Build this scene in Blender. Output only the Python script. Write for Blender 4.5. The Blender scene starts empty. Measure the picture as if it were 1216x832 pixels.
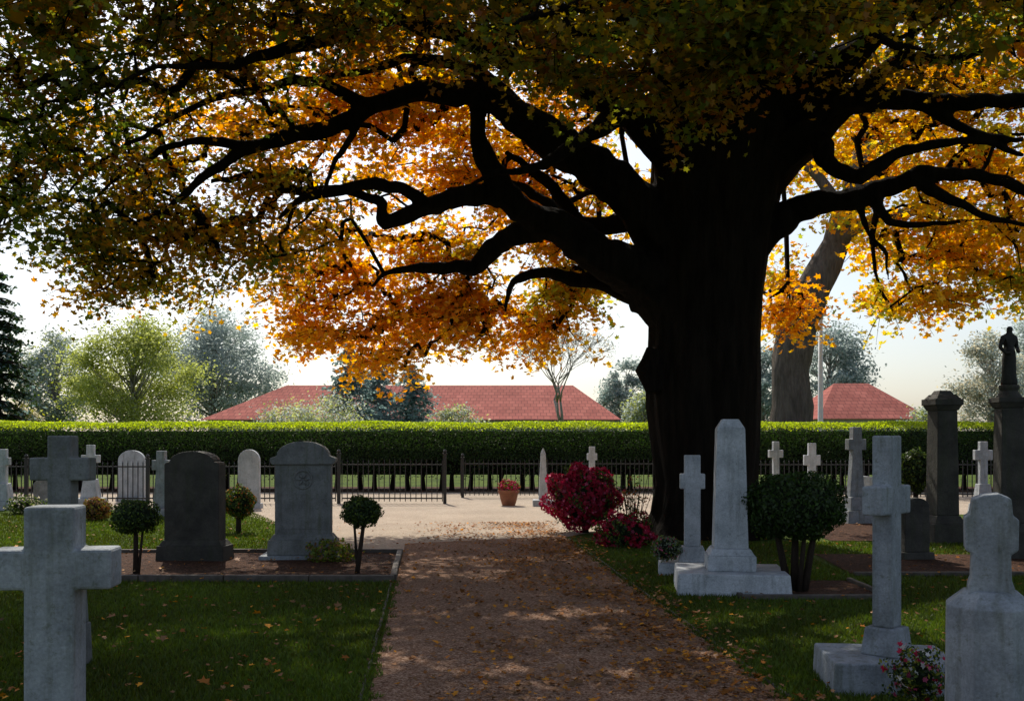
import bpy, math, random
import numpy as np
from mathutils import Vector, noise as mnoise
rng=np.random.default_rng(7); random.seed(7)
SC=bpy.context.scene; COL=SC.collection
F=1182.0; HC=1.6
def W(px,py,Y): return Vector(((px-608)*Y/F, Y, HC-(py-521)*Y/F))
# ------------------------------------------------------------------ materials
def newmat(name):
    m=bpy.data.materials.new(name); m.use_nodes=True
    nt=m.node_tree; nt.nodes.clear()
    return m,nt
def nd(nt,t,**k):
    n=nt.nodes.new(t)
    for a,b in k.items(): setattr(n,a,b)
    return n
def ramp(nt,src,stops):
    r=nd(nt,'ShaderNodeValToRGB'); e=r.color_ramp.elements
    while len(e)<len(stops): e.new(0.5)
    for i,(p,c) in enumerate(stops):
        e[i].position=p; e[i].color=(c[0],c[1],c[2],1)
    nt.links.new(src,r.inputs[0]); return r.outputs[0]
def noise_tex(nt,vec,scale,detail=6,rough=0.6):
    n=nd(nt,'ShaderNodeTexNoise'); n.inputs['Scale'].default_value=scale
    n.inputs['Detail'].default_value=detail; n.inputs['Roughness'].default_value=rough
    nt.links.new(vec,n.inputs['Vector']); return n.outputs['Fac']
def mixc(nt,fac,a,b,mode='MIX'):
    m=nd(nt,'ShaderNodeMix',data_type='RGBA',blend_type=mode)
    if isinstance(fac,(int,float)): m.inputs[0].default_value=fac
    else: nt.links.new(fac,m.inputs[0])
    for i,v in ((6,a),(7,b)):
        if isinstance(v,tuple): m.inputs[i].default_value=(v[0],v[1],v[2],1)
        else: nt.links.new(v,m.inputs[i])
    return m.outputs[2]
def finish(nt,color,rough=0.85,bump=None,bstr=0.3,bdist=0.02,metal=0,spec=0.3):
    p=nd(nt,'ShaderNodeBsdfPrincipled'); o=nd(nt,'ShaderNodeOutputMaterial')
    if isinstance(color,tuple): p.inputs['Base Color'].default_value=(*color,1)
    else: nt.links.new(color,p.inputs['Base Color'])
    p.inputs['Roughness'].default_value=rough; p.inputs['Metallic'].default_value=metal
    p.inputs['Specular IOR Level'].default_value=spec
    if bump is not None:
        b=nd(nt,'ShaderNodeBump'); b.inputs['Strength'].default_value=bstr; b.inputs['Distance'].default_value=bdist
        nt.links.new(bump,b.inputs['Height']); nt.links.new(b.outputs[0],p.inputs['Normal'])
    nt.links.new(p.outputs[0],o.inputs[0])
def geo_pos(nt,scale=(1,1,1)):
    t=nd(nt,'ShaderNodeNewGeometry'); m=nd(nt,'ShaderNodeMapping'); m.inputs['Scale'].default_value=scale
    nt.links.new(t.outputs['Position'],m.inputs[0]); return m.outputs[0]
def stone(name,c1,c2,moss=0.25,mossc=(0.09,0.10,0.05)):
    m,nt=newmat(name); v=geo_pos(nt)
    a=noise_tex(nt,v,4.0,10,0.7); col=ramp(nt,a,[(0.35,c2),(0.62,c1)])
    vs=geo_pos(nt,(9,9,0.9)); st=noise_tex(nt,vs,1.6,6,0.65)
    sf=ramp(nt,st,[(0.5,(0,0,0)),(0.72,(moss,)*3)])
    col=mixc(nt,sf,col,mossc)
    sp=noise_tex(nt,v,22,6,0.75); col=mixc(nt,ramp(nt,sp,[(0.56,(0,0,0)),(0.68,(moss,)*3)]),col,mossc)
    f=noise_tex(nt,v,70,4,0.6); col=mixc(nt,0.4,col,ramp(nt,f,[(0.3,(0.25,)*3),(0.7,(1,)*3)]),'MULTIPLY')
    big=noise_tex(nt,v,14,8,0.7)
    finish(nt,col,0.82,big,0.6,0.02); return m
M_WHITE=stone('white_marble',(0.58,0.61,0.65),(0.38,0.41,0.44),0.42)
M_LIGHT=stone('pale_limestone',(0.35,0.38,0.41),(0.20,0.22,0.245),0.6)
M_GREY=stone('grey_granite',(0.23,0.24,0.24),(0.13,0.135,0.135),0.6)
M_DARK=stone('dark_stone',(0.07,0.065,0.056),(0.033,0.031,0.028),0.5,(0.04,0.05,0.02))
M_BRONZE=stone('dark_bronze',(0.03,0.03,0.028),(0.02,0.018,0.016),0.2)
def bark(name,c1,c2,sc=1.0,bd=0.12):
    m,nt=newmat(name); v=geo_pos(nt,(5*sc,5*sc,0.8*sc))
    a=noise_tex(nt,v,1.6,10,0.7); v2=geo_pos(nt)
    b=noise_tex(nt,v2,1.2,4,0.5)
    col=ramp(nt,a,[(0.35,c2),(0.65,c1)]); col=mixc(nt,ramp(nt,b,[(0.5,(0,0,0)),(0.8,(0.4,)*3)]),col,tuple(x*.8 for x in c1))
    finish(nt,col,0.95,a,0.9,bd,spec=0.05); return m
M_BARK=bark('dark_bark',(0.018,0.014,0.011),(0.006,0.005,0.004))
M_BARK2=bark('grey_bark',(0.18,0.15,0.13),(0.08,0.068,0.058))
M_BARK3=bark('brown_bark',(0.06,0.045,0.035),(0.03,0.022,0.017))
M_BARKH=bark('haze_paled_bark',(0.42,0.39,0.35),(0.30,0.28,0.26))  # far-tree bark lightened so its colour carries the distance haze
def leafmat(name,tr=0.5,mul=1.0):
    m,nt=newmat(name); a=nd(nt,'ShaderNodeAttribute',attribute_name='Col')
    d=nd(nt,'ShaderNodeBsdfDiffuse'); t=nd(nt,'ShaderNodeBsdfTranslucent'); g=nd(nt,'ShaderNodeBsdfGlossy')
    g.inputs['Roughness'].default_value=0.45; g.inputs['Color'].default_value=(1,1,1,1)
    mx=nd(nt,'ShaderNodeMixShader'); mx.inputs[0].default_value=tr
    mg=nd(nt,'ShaderNodeMixShader'); mg.inputs[0].default_value=0.015
    o=nd(nt,'ShaderNodeOutputMaterial')
    nt.links.new(a.outputs['Color'],d.inputs[0])
    hs=nd(nt,'ShaderNodeHueSaturation'); hs.inputs['Saturation'].default_value=1.08; hs.inputs['Value'].default_value=1.25*mul
    nt.links.new(a.outputs['Color'],hs.inputs['Color']); nt.links.new(hs.outputs[0],t.inputs[0])
    nt.links.new(d.outputs[0],mx.inputs[1]); nt.links.new(t.outputs[0],mx.inputs[2])
    nt.links.new(mx.outputs[0],mg.inputs[1]); nt.links.new(g.outputs[0],mg.inputs[2]); nt.links.new(mg.outputs[0],o.inputs[0])
    return m
M_LEAF=leafmat('leaf',0.66,1.25); M_BUSH=leafmat('bush_leaf',0.35); M_FALL=leafmat('fallen_leaf',0.15); M_FAR=leafmat('far_leaf',0.5,1.0); M_HEDGE=leafmat('hedge_leaf',0.55,1.15); M_GRASSB=leafmat('grass_blade',0.4,1.0)
def iron():
    m,nt=newmat('black_iron'); a=noise_tex(nt,geo_pos(nt),30); finish(nt,ramp(nt,a,[(0.3,(0.012,0.012,0.013)),(0.8,(0.03,0.028,0.025))]),0.5,spec=0.4); return m
M_IRON=iron()
def simple(name,c,c2,sc=8,rough=0.8):
    m,nt=newmat(name); a=noise_tex(nt,geo_pos(nt),sc); finish(nt,ramp(nt,a,[(0.3,c2),(0.7,c)]),rough,a,0.2,0.01); return m
M_TERRA=simple('terracotta',(0.30,0.13,0.07),(0.2,0.08,0.045))
M_WALL=simple('plaster',(0.5,0.46,0.4),(0.42,0.38,0.33),2)
M_GLASS=simple('window_glass',(0.05,0.06,0.07),(0.03,0.035,0.04),2,0.1)
M_POLE=simple('galvanised_steel',(0.7,0.72,0.75),(0.6,0.62,0.65),5,0.5)
M_DARKLEAF=simple('dark_inner_core',(0.010,0.017,0.007),(0.005,0.008,0.003),6,1)
def m_grass():
    m,nt=newmat('lawn'); v=geo_pos(nt)
    a=noise_tex(nt,v,0.6,5,0.6); b=noise_tex(nt,v,25,6,0.8)
    col=ramp(nt,a,[(0.35,(0.048,0.086,0.009)),(0.65,(0.10,0.145,0.015))])
    col=mixc(nt,0.8,col,ramp(nt,b,[(0.3,(0.35,)*3),(0.7,(1.2,)*3)]),'MULTIPLY')
    finish(nt,col,0.95,b,0.8,0.04,spec=0.1); return m
M_GRASS=m_grass()
def m_gravel(name,c1,c2,c3,sc=55,var=.7):
    m,nt=newmat(name); v=geo_pos(nt)
    vo=nd(nt,'ShaderNodeTexVoronoi'); vo.inputs['Scale'].default_value=sc; nt.links.new(v,vo.inputs['Vector'])
    sep=nd(nt,'ShaderNodeSeparateColor'); nt.links.new(vo.outputs['Color'],sep.inputs[0])
    col=ramp(nt,sep.outputs[0],[(0.0,c1),(0.5,c2),(1.0,c3)])
    big=noise_tex(nt,v,0.9,6,0.65); col=mixc(nt,var,col,ramp(nt,big,[(0.3,(0.6,)*3),(0.7,(1.1,)*3)]),'MULTIPLY')
    n3=noise_tex(nt,v,9,8,0.75); col=mixc(nt,var*.85,col,ramp(nt,n3,[(0.35,(0.6,)*3),(0.65,(1.1,)*3)]),'MULTIPLY')
    inv=nd(nt,'ShaderNodeMath',operation='SUBTRACT'); inv.inputs[0].default_value=1; nt.links.new(vo.outputs['Distance'],inv.inputs[1])
    ad=nd(nt,'ShaderNodeMath',operation='ADD'); nt.links.new(inv.outputs[0],ad.inputs[0]); nt.links.new(n3,ad.inputs[1])
    finish(nt,col,0.95,ad.outputs[0],0.9,0.8/sc,spec=0.1); return m
M_PATH=m_gravel('path_gravel',(0.12,0.055,0.030),(0.27,0.15,0.092),(0.46,0.31,0.22),80,.6)
M_PLAZA=m_gravel('pale_gravel',(0.36,0.285,0.215),(0.46,0.38,0.30),(0.57,0.48,0.39),70,.45)
M_MULCH=m_gravel('bark_mulch',(0.03,0.017,0.01),(0.075,0.036,0.022),(0.13,0.065,0.04),40)
M_KERB=simple('kerb_stone',(0.12,0.10,0.085),(0.06,0.05,0.04),12)
def m_roof():
    m,nt=newmat('red_roof_tiles'); t=nd(nt,'ShaderNodeTexCoord'); mp=nd(nt,'ShaderNodeMapping')
    nt.links.new(t.outputs['UV'],mp.inputs[0])
    b=nd(nt,'ShaderNodeTexBrick'); b.inputs['Scale'].default_value=1
    b.inputs['Brick Width'].default_value=0.42; b.inputs['Row Height'].default_value=0.36; b.inputs['Mortar Size'].default_value=0.03
    b.inputs['Color1'].default_value=(0.46,0.16,0.13,1); b.inputs['Color2'].default_value=(0.37,0.12,0.10,1); b.inputs['Mortar'].default_value=(0.25,0.09,0.08,1)
    nt.links.new(mp.outputs[0],b.inputs['Vector'])
    n=noise_tex(nt,geo_pos(nt),0.7); col=mixc(nt,0.6,b.outputs[0],ramp(nt,n,[(0.3,(0.6,)*3),(0.7,(1.15,)*3)]),'MULTIPLY')
    finish(nt,col,0.95,spec=.05); return m
M_ROOF=m_roof()
# ------------------------------------------------------------------ builders
class MB:
    def __init__(s): s.v=[]; s.f=[]
    def box(s,c,d,top=None,rot=0,off=(0,0)):
        w,de,h=d; tw,td=top if top else (w,de)
        b=len(s.v); cr,sr=math.cos(rot),math.sin(rot)
        for (ww,dd,z,ox,oy) in ((w,de,0,0,0),(tw,td,h,off[0],off[1])):
            for sx,sy in ((-1,-1),(1,-1),(1,1),(-1,1)):
                x=sx*ww/2+ox; y=sy*dd/2+oy
                s.v.append((c[0]+x*cr-y*sr,c[1]+x*sr+y*cr,c[2]+z))
        s.f+= [(b+3,b+2,b+1,b),(b+4,b+5,b+6,b+7)]+[(b+i,b+(i+1)%4,b+4+(i+1)%4,b+4+i) for i in range(4)]
        return s
    def prism(s,pts,depth,y0=0):
        b=len(s.v); n=len(pts)
        for x,z in pts: s.v.append((x,y0-depth/2,z))
        for x,z in pts: s.v.append((x,y0+depth/2,z))
        s.f.append(tuple(b+i for i in range(n))); s.f.append(tuple(b+n+i for i in reversed(range(n))))
        for i in range(n):
            j=(i+1)%n; s.f.append((b+j,b+i,b+n+i,b+n+j))
        return s
    def lathe(s,prof,n=20,c=(0,0,0),ph=0):
        b=len(s.v)
        for r,z in prof:
            for i in range(n):
                a=2*math.pi*i/n+ph; s.v.append((c[0]+r*math.cos(a),c[1]+r*math.sin(a),c[2]+z))
        for k in range(len(prof)-1):
            for i in range(n):
                j=(i+1)%n; s.f.append((b+k*n+i,b+k*n+j,b+(k+1)*n+j,b+(k+1)*n+i))
        s.f.append(tuple(b+i for i in reversed(range(n)))); s.f.append(tuple(b+(len(prof)-1)*n+i for i in range(n)))
        return s
    def tube(s,pts,rad,n=8,wob=0.0):
        b=len(s.v); P=[Vector(p) for p in pts]; m=len(P); up=Vector((0.31,0.52,0.8))
        for k in range(m):
            t=(P[min(k+1,m-1)]-P[max(k-1,0)]).normalized()
            u=t.cross(up)
            if u.length<0.05: u=t.cross(Vector((1,0,0)))
            u.normalize(); w=t.cross(u)
            for i in range(n):
                a=2*math.pi*i/n; r=rad[k]*(1+(wob*mnoise.noise(P[k]*0.9+Vector((math.cos(a)*1.5,math.sin(a)*1.5,0))) if wob else 0))
                s.v.append(tuple(P[k]+u*math.cos(a)*r+w*math.sin(a)*r))
        for k in range(m-1):
            for i in range(n):
                j=(i+1)%n; s.f.append((b+k*n+i,b+(k+1)*n+i,b+(k+1)*n+j,b+k*n+j))
        s.f.append(tuple(b+i for i in range(n))); s.f.append(tuple(b+(m-1)*n+i for i in reversed(range(n))))
        return s
    def mesh(s,name):
        me=bpy.data.meshes.new(name); me.from_pydata(s.v,[],s.f); me.update(); 
        import bmesh
        bm=bmesh.new(); bm.from_mesh(me); bmesh.ops.recalc_face_normals(bm,faces=bm.faces); bm.to_mesh(me); bm.free()
        return me
def thing(name,label,cat,loc=(0,0,0),rot=0,group=None):
    o=bpy.data.objects.new(name,None); o.empty_display_size=0.2; o.location=loc; o.rotation_euler=(0,0,rot)
    o['label']=label; o['category']=cat
    if group: o['group']=group
    COL.objects.link(o); return o
def part(par,name,mb,mat,bevel=0,smooth=False,label=None):
    me=mb.mesh(name) if isinstance(mb,MB) else mb
    o=bpy.data.objects.new(name,me); me.materials.append(mat); COL.objects.link(o)
    if par: o.parent=par
    if bevel:
        md=o.modifiers.new('bevel','BEVEL'); md.width=bevel; md.segments=2; md.limit_method='ANGLE'; md.angle_limit=math.radians(30)
    if smooth:
        me.polygons.foreach_set('use_smooth',[True]*len(me.polygons))
    if label: o['label']=label
    return o
def structure(name,mb,mat):
    o=part(None,name,mb,mat); o['kind']='structure'; return o
MAPLE=np.array([(0,-.5),(.42,-.42),(.28,-.08),(.6,.2),(.2,.2),(0,.62),(-.2,.2),(-.6,.2),(-.28,-.08),(-.42,-.42)])
OVAL=np.array([(0,-.5),(.3,0),(0,.55),(-.3,0)])
def leaves_mesh(name,C,size,N,col,shape,fold=0.25):
    n=len(C); N=N/np.linalg.norm(N,axis=1,keepdims=True)
    R=rng.normal(size=(n,3)); U=np.cross(N,R); U/=np.linalg.norm(U,axis=1,keepdims=True); V=np.cross(N,U)
    k=len(shape); sx=shape[:,0][None,:,None]; sy=shape[:,1][None,:,None]
    sz=np.asarray(size)[:,None,None]
    P=C[:,None,:]+sz*(U[:,None,:]*sx+V[:,None,:]*sy+N[:,None,:]*(np.abs(sx)*fold))
    me=bpy.data.meshes.new(name); me.vertices.add(n*k); me.vertices.foreach_set('co',P.astype(np.float32).ravel())
    me.loops.add(n*k); me.loops.foreach_set('vertex_index',np.arange(n*k,dtype=np.int32))
    me.polygons.add(n); me.polygons.foreach_set('loop_start',np.arange(0,n*k,k,dtype=np.int32))
    try: me.polygons.foreach_set('loop_total',np.full(n,k,dtype=np.int32))
    except Exception: pass
    a=me.attributes.new('Col','FLOAT_COLOR','FACE'); c4=np.ones((n,4),dtype=np.float32); c4[:,:3]=col
    a.data.foreach_set('color',c4.ravel()); me.update(calc_edges=True); return me
PAL={'orange':(.58,.24,.022),'gold':(.62,.38,.04),'green':(.11,.165,.022),'olive':(.25,.25,.03),'rust':(.30,.11,.022),
 'yg':(.36,.40,.05),'dgreen':(.03,.055,.014),'hedge':(.035,.075,.009),'hsunlit':(.46,.56,.03),'red':(.33,.010,.04),'pink':(.50,.08,.17),'grey':(.17,.21,.15),
 'haze':(.44,.50,.47),'hyg':(.46,.50,.17),'hfir':(.21,.30,.285),'pale':(.55,.50,.36),'brown':(.2,.11,.05),'white':(.7,.68,.65),'litter':(.30,.15,.07)}  # haze, hyg and hfir: distance haze mixed into the leaf colour
def palette(names,wts,n,jit=0.25):
    A=np.array([PAL[x] for x in names]); w=np.array(wts,float); w/=w.sum()
    c=A[rng.choice(len(names),n,p=w)]; return np.clip(c*(1+rng.normal(0,jit,(n,1))),0.003,0.85)
def cloud(c,r,n,shell=0.55,lump=0.18):
    d=rng.normal(size=(n,3)); d/=np.linalg.norm(d,axis=1,keepdims=True)
    ph=rng.uniform(0,6.28,6)
    l=1+lump*(np.sin(d[:,0]*4+ph[0])*np.cos(d[:,1]*5+ph[1])+0.6*np.sin(d[:,2]*7+ph[2]+d[:,0]*6))
    rr=(rng.uniform(shell,1,n)**0.5)*l
    return np.array(c)+d*rr[:,None]*np.array(r), d
# ------------------------------------------------------------------ camera, light
cam=bpy.data.cameras.new('camera'); co=bpy.data.objects.new('camera',cam); COL.objects.link(co)
co.location=(0,0,HC); co.rotation_euler=(math.radians(90),0,0); cam.sensor_width=36; cam.lens=35; cam.shift_y=105/1216; cam.clip_end=2000
SC.camera=co
EL=math.radians(47); AZ=math.radians(-16)
D=Vector((math.sin(AZ)*math.cos(EL),math.cos(AZ)*math.cos(EL),math.sin(EL)))
sl=bpy.data.lights.new('sun','SUN'); sl.energy=5; sl.angle=math.radians(0.5); sl.color=(1,0.93,0.80)
so=bpy.data.objects.new('sun',sl); so.rotation_euler=D.to_track_quat('Z','Y').to_euler(); COL.objects.link(so)
w=bpy.data.worlds.new('World'); SC.world=w; w.use_nodes=True; nt=w.node_tree; nt.nodes.clear()
sk=nd(nt,'ShaderNodeTexSky'); sk.sky_type='NISHITA'; sk.sun_disc=False; sk.sun_elevation=EL; sk.sun_rotation=AZ; sk.air_density=1; sk.dust_density=2.0; sk.ozone_density=1.8
hs=nd(nt,'ShaderNodeHueSaturation'); hs.inputs['Saturation'].default_value=0.7; hs.inputs['Value'].default_value=1.0
bg=nd(nt,'ShaderNodeBackground'); bg.inputs[1].default_value=0.145; ow=nd(nt,'ShaderNodeOutputWorld')
nt.links.new(sk.outputs[0],hs.inputs['Color']); nt.links.new(hs.outputs[0],bg.inputs[0]); nt.links.new(bg.outputs[0],ow.inputs[0])
SC.view_settings.view_transform='Standard'; SC.view_settings.look='None'; SC.view_settings.exposure=0
# ------------------------------------------------------------------ ground
def sheet(name,pts,z,mat):
    mb=MB(); mb.v=[(x,y,z) for x,y in pts]; mb.f=[tuple(range(len(pts)))]; return structure(name,mb,mat)
def PL(Y): return -0.88-0.0825*(Y-6.08)
def PR(Y): return 1.68-0.0816*(Y-6.08)
sheet('ground',[(-600,-60),(600,-60),(600,1200),(-600,1200)],0,M_GRASS)
sheet('gravel_court',[(PL(13.9),13.95),(PR(16.2),16.2),(2.4,18.8),(3.5,21),(30,21.5),(30,29.8),(-30,29.8),(-30,22.8),(-6.5,22.5),(-5.2,20.2),(-2.9,15.6),(-2.3,14.1)],0.004,M_PLAZA)
sheet('gravel_path',[(PL(-3),-3),(PR(-3),-3),(PR(16.4),16.4),(PL(15.2),15.2)],0.008,M_PATH)
sheet('mulch_bed',[(-5.1,11.25),(PL(11.25)-.08,11.25),(PL(13.9)-.08,13.9),(-5.6,13.9)],0.012,M_MULCH)
sheet('mulch_bed',[(2.35,10.0),(3.75,10.0),(3.75,11.2),(2.35,11.2)],0.012,M_MULCH)
sheet('mulch_bed',[(4.0,11.7),(12,11.7),(12,13.6),(4.2,13.8)],0.010,M_MULCH)
sheet('mulch_bed',[(5.0,15.6),(18,15.2),(18,20),(5.2,20)],0.010,M_MULCH)
sheet('hedge_soil',[(-30,29.9),(30,29.9),(30,33.2),(-30,33.2)],0.012,M_MULCH)
def kerb(a,b,wd=0.06,h=0.05):
    a=Vector((*a,0)); b=Vector((*b,0)); d=b-a; mb=MB(); n=max(1,int(d.length/0.9))
    ang=math.atan2(d.y,d.x)
    for i in range(n):
        c=a+d*((i+.5)/n); mb.box((c.x,c.y,-0.02),(d.length/n-0.012,wd,h+0.02+random.uniform(-.004,.004)),rot=ang+random.uniform(-.01,.01))
    o=structure('kerb',mb,M_KERB); m=o.modifiers.new('b','BEVEL'); m.width=.006
kerb((PL(0)-.05,0),(PL(11.15)-.05,11.15),.025,.012); kerb((PR(0)+.05,0),(PR(16)+.05,16),.025,.012)
kerb((-5.15,11.2),(PL(11.2)-.02,11.2),.09,.07); kerb((PL(11.3)-.04,11.3),(PL(13.9)-.04,13.9),.07,.06); kerb((-5.65,13.95),(PL(13.9),13.95),.07,.06)
kerb((2.3,9.96),(3.8,9.96),.07,.05); kerb((2.31,10.0),(2.31,11.2),.05,.05); kerb((3.79,10.0),(3.79,11.2),.05,.05); kerb((4.0,11.66),(9,11.66),.07,.05)
def blades(X,Y,h=0.040):
    n=len(X); b=np.stack([X,Y,np.zeros(n)],1); a=rng.uniform(0,6.28,n); wd=(0.004+0.003*rng.random(n))*np.clip(Y/9,1,2)
    dx=np.stack([np.cos(a)*wd,np.sin(a)*wd,np.zeros(n)],1); hh=h*rng.uniform(0.5,1.3,n)
    tip=b+np.stack([rng.normal(0,.018,n),rng.normal(0,.018,n),hh],1)
    return np.stack([b-dx,b+dx,tip],1)
def inpath(X,Y,m=.03): return (X>PL(Y)-m)&(X<PR(Y)+m)
n0=430000
u=rng.random(n0); Ya=3.6*(21.5/3.6)**u; Xa=rng.uniform(-1,1,n0)*(0.56*Ya+.4)
edge=.03*np.sin(Ya*9)+.03*np.sin(Ya*23+1)
k=~((Xa>PL(Ya)-edge+.02)&(Xa<PR(Ya)+edge-.03)); k&=~((Xa<0)&(Xa>-5.1-(Ya-11.2)*.18)&(Ya>11.15)&(Ya<14.0)); k&=~((Xa>2.3)&(Xa<3.8)&(Ya>9.9)&(Ya<11.25)); k&=~((Xa>4.0)&(Ya>11.6)&(Ya<13.8)); k&=~((Ya>14)&(Xa<0)&(Xa>-2.4-(Ya-14)*.42)); k&=~((Ya>15.4)&(Xa>0))
Xa,Ya=Xa[k],Ya[k]
P=blades(Xa,Ya); n=len(P)
me=bpy.data.meshes.new('grass'); me.vertices.add(n*3); me.vertices.foreach_set('co',P.astype(np.float32).ravel()); me.loops.add(n*3)
me.loops.foreach_set('vertex_index',np.arange(n*3,dtype=np.int32)); me.polygons.add(n); me.polygons.foreach_set('loop_start',np.arange(0,n*3,3,dtype=np.int32))
try: me.polygons.foreach_set('loop_total',np.full(n,3,dtype=np.int32))
except Exception: pass
at=me.attributes.new('Col','FLOAT_COLOR','FACE'); c4=np.ones((n,4),dtype=np.float32)
base=np.array([.068,.120,.013]); pt=.8+.25*np.sin(Xa*2.1+np.sin(Ya*1.1))*np.sin(Ya*1.7)
c4[:,:3]=base*(1+rng.normal(0,.3,(n,1)))*pt[:,None]+np.array([.03,.010,0])*rng.random((n,1)); c4=np.clip(c4,0.005,1)
at.data.foreach_set('color',c4.ravel()); me.update(calc_edges=True)
o=part(None,'grass',me,M_GRASSB); o['kind']='stuff'; o['label']='short mown green lawn grass blades'; o['category']='grass'
# fallen leaves
n=17000
u=rng.random(n); Y=4.0+15*u**1.2; X=np.where(rng.random(n)<.74, PL(Y)+(PR(Y)-PL(Y))*np.clip(rng.beta(1.9,0.8,n),0,1), rng.uniform(-1,1,n)*0.55*Y)
X=X+rng.normal(0,.17,n)
clp=np.sin(X*3.1+np.sin(Y*1.3)*2)*np.sin(Y*2.3+X); k=rng.random(n)<.55+.45*clp; X,Y=X[k],Y[k]; n=len(X)
Cc=np.stack([X,Y,np.where(inpath(X,Y),0.016,0.042)+rng.random(n)*.008],1); Nn=rng.normal(0,.3,(n,3)); Nn[:,2]=1
me=leaves_mesh('fallen_leaves',Cc,rng.uniform(.02,.05,n)*np.where(rng.random(n)<.06,1.6,1),Nn,palette(['orange','rust','brown','litter'],[1.5,3,3,4],n),MAPLE,.35)
o=part(None,'fallen_leaves',me,M_FALL); o['kind']='stuff'; o['label']='scattered orange and brown fallen maple leaves'; o['category']='leaves'
# ------------------------------------------------------------------ monuments
def cross_mesh(top,arm0,arm1,span,sw,depth,zb=0,flare=0.0,bw=None):
    a=sw/2; b=(bw or sw)/2; s=span/2
    pts=[(-b,zb),(b,zb),(a,arm0),(s,arm0-flare),(s,arm1+flare),(a,arm1),(a+flare,top),(-a-flare,top),(-a,arm1),(-s,arm1+flare),(-s,arm0-flare),(-a,arm0)]
    return MB().prism(pts,depth)
def cross(px,Y,topy,arm,spanpx,swpx,depth,plinths,mat,rot=0,label='',bw=None,flare=0,cat='grave cross',matp=None,group=None,span=None,sw=None,slabrot=0,slaboff=(0,0)):
    s=Y/F; X=(px-608)*s; zt=HC-(topy-521)*s; a1=HC-(arm[0]-521)*s; a0=HC-(arm[1]-521)*s
    t=thing('stone_cross',label,cat,(X,Y,0),rot,group)
    z=0
    for i,(pw,pd,ph,tw) in enumerate(plinths):
        c_=(slaboff[0],slaboff[1],-.03) if i==0 else (0,0,z)
        part(t,'plinth' if i else 'base_slab',MB().box(c_,(pw,pd,ph+(0.03 if i==0 else 0)),(tw,tw*pd/pw),rot=slabrot if i==0 else 0),matp or mat,0.012); z+=ph
    part(t,'cross',cross_mesh(zt,a0,a1,span or spanpx*s,sw or swpx*s,depth,z-0.001 if z else -0.03,flare,bw),mat,0.012)
    return t
cross(66,4.0,600,(650,697),140,57,.16,[(.5,.4,.18,.46),(.34,.3,.2,.31)],M_LIGHT,math.radians(6),'broad weathered grey stone cross standing on the lawn')
cross(75,7.0,517,(543,570),72,28,.13,[(.30,.28,.3,.28),(.26,.24,.45,.22)],M_GREY,math.radians(-4),'tall slim dark grey stone cross on a narrow pedestal')
cross(822,12.0,540,(562,580),26,19,.13,[(.82,.7,.13,.8),(.36,.34,.18,.26)],M_WHITE,math.radians(-8),'white marble cross on a pedestal over a pale slab',span=.3)
R46=math.radians(46)
cross(1053,6.5,517,(576,610),52,30,.135,[(.82,.66,.2,.80),(.25,.25,.18,.21)],M_LIGHT,R46,'tall pale stone cross turned sideways on a wide slab',span=.45,sw=.155,slabrot=-R46-.10)
cross(921,22,524,(534,543),17,7,.12,[(.4,.35,.3,.3)],M_WHITE,0.1,'small white stone cross near the iron fence',group='white crosses by the fence')
cross(964,24,526,(540,552),19,9,.14,[(.5,.4,.35,.4)],M_WHITE,-0.1,'small white stone cross with stout arms near the fence',group='white crosses by the fence')
cross(1016,19,507,(521,534),22,11,.16,[(.55,.5,.25,.5),(.38,.36,.25,.34)],M_LIGHT,0.15,'tall tapering grey stone cross on a stepped plinth',bw=.30)
cross(1167,20,524,(534,546),21,9,.12,[(.5,.4,.3,.42),(.3,.28,.4,.22)],M_WHITE,0,'white stone cross on a tapering pedestal',group='white crosses by the fence')
cross(703,24,530,(538,546),12,7,.1,[(.4,.35,.25,.3)],M_WHITE,0,'small white cross beside the red flowering bush',group='white crosses by the fence')
cross(108,23.7,528,(540,549),21,9,.13,[(.62,.5,.2,.6),(.40,.36,.45,.28)],M_WHITE,0.1,'white cross monument on a stepped pedestal by the fence')
cross(192,20.8,535,(546,558),21,10,.15,[(.5,.4,.15,.46)],M_LIGHT,-.1,'pale stone cross with a tapering shaft on the lawn',bw=.34)
cross(4,22.5,533,(543,552),16,9,.13,[(.5,.4,.2,.46),(.36,.32,.4,.26)],M_WHITE,0,'white cross monument on a pedestal')
t=thing('obelisk','pale marble obelisk on a plinth and wide slab','obelisk',(2.32,10.6,0),math.radians(-7))
part(t,'base_slab',MB().box((0,0,-.03),(1.16,.98,.25),(1.12,.94)),M_WHITE,.012)
part(t,'plinth',MB().box((0,0,.22),(.50,.48,.16)).box((0,0,.38),(.48,.46,.07),(.39,.37)),M_WHITE,.01)
part(t,'shaft',MB().box((0,0,.45),(.355,.34,1.26),(.29,.28)).box((0,0,1.71),(.29,.28,.10),(.17,.16)),M_WHITE,.008)
t=thing('obelisk','small slim white obelisk beside the gravel court','obelisk',W(645,600,23.8).xy.to_3d(),0)
part(t,'base_slab',MB().box((0,0,-.03),(.5,.45,.18)),M_WHITE,.01); part(t,'shaft',MB().box((0,0,.15),(.22,.2,1.1),(.12,.11)).box((0,0,1.25),(.12,.11,.13),(.02,.02)),M_WHITE,.006)
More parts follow.
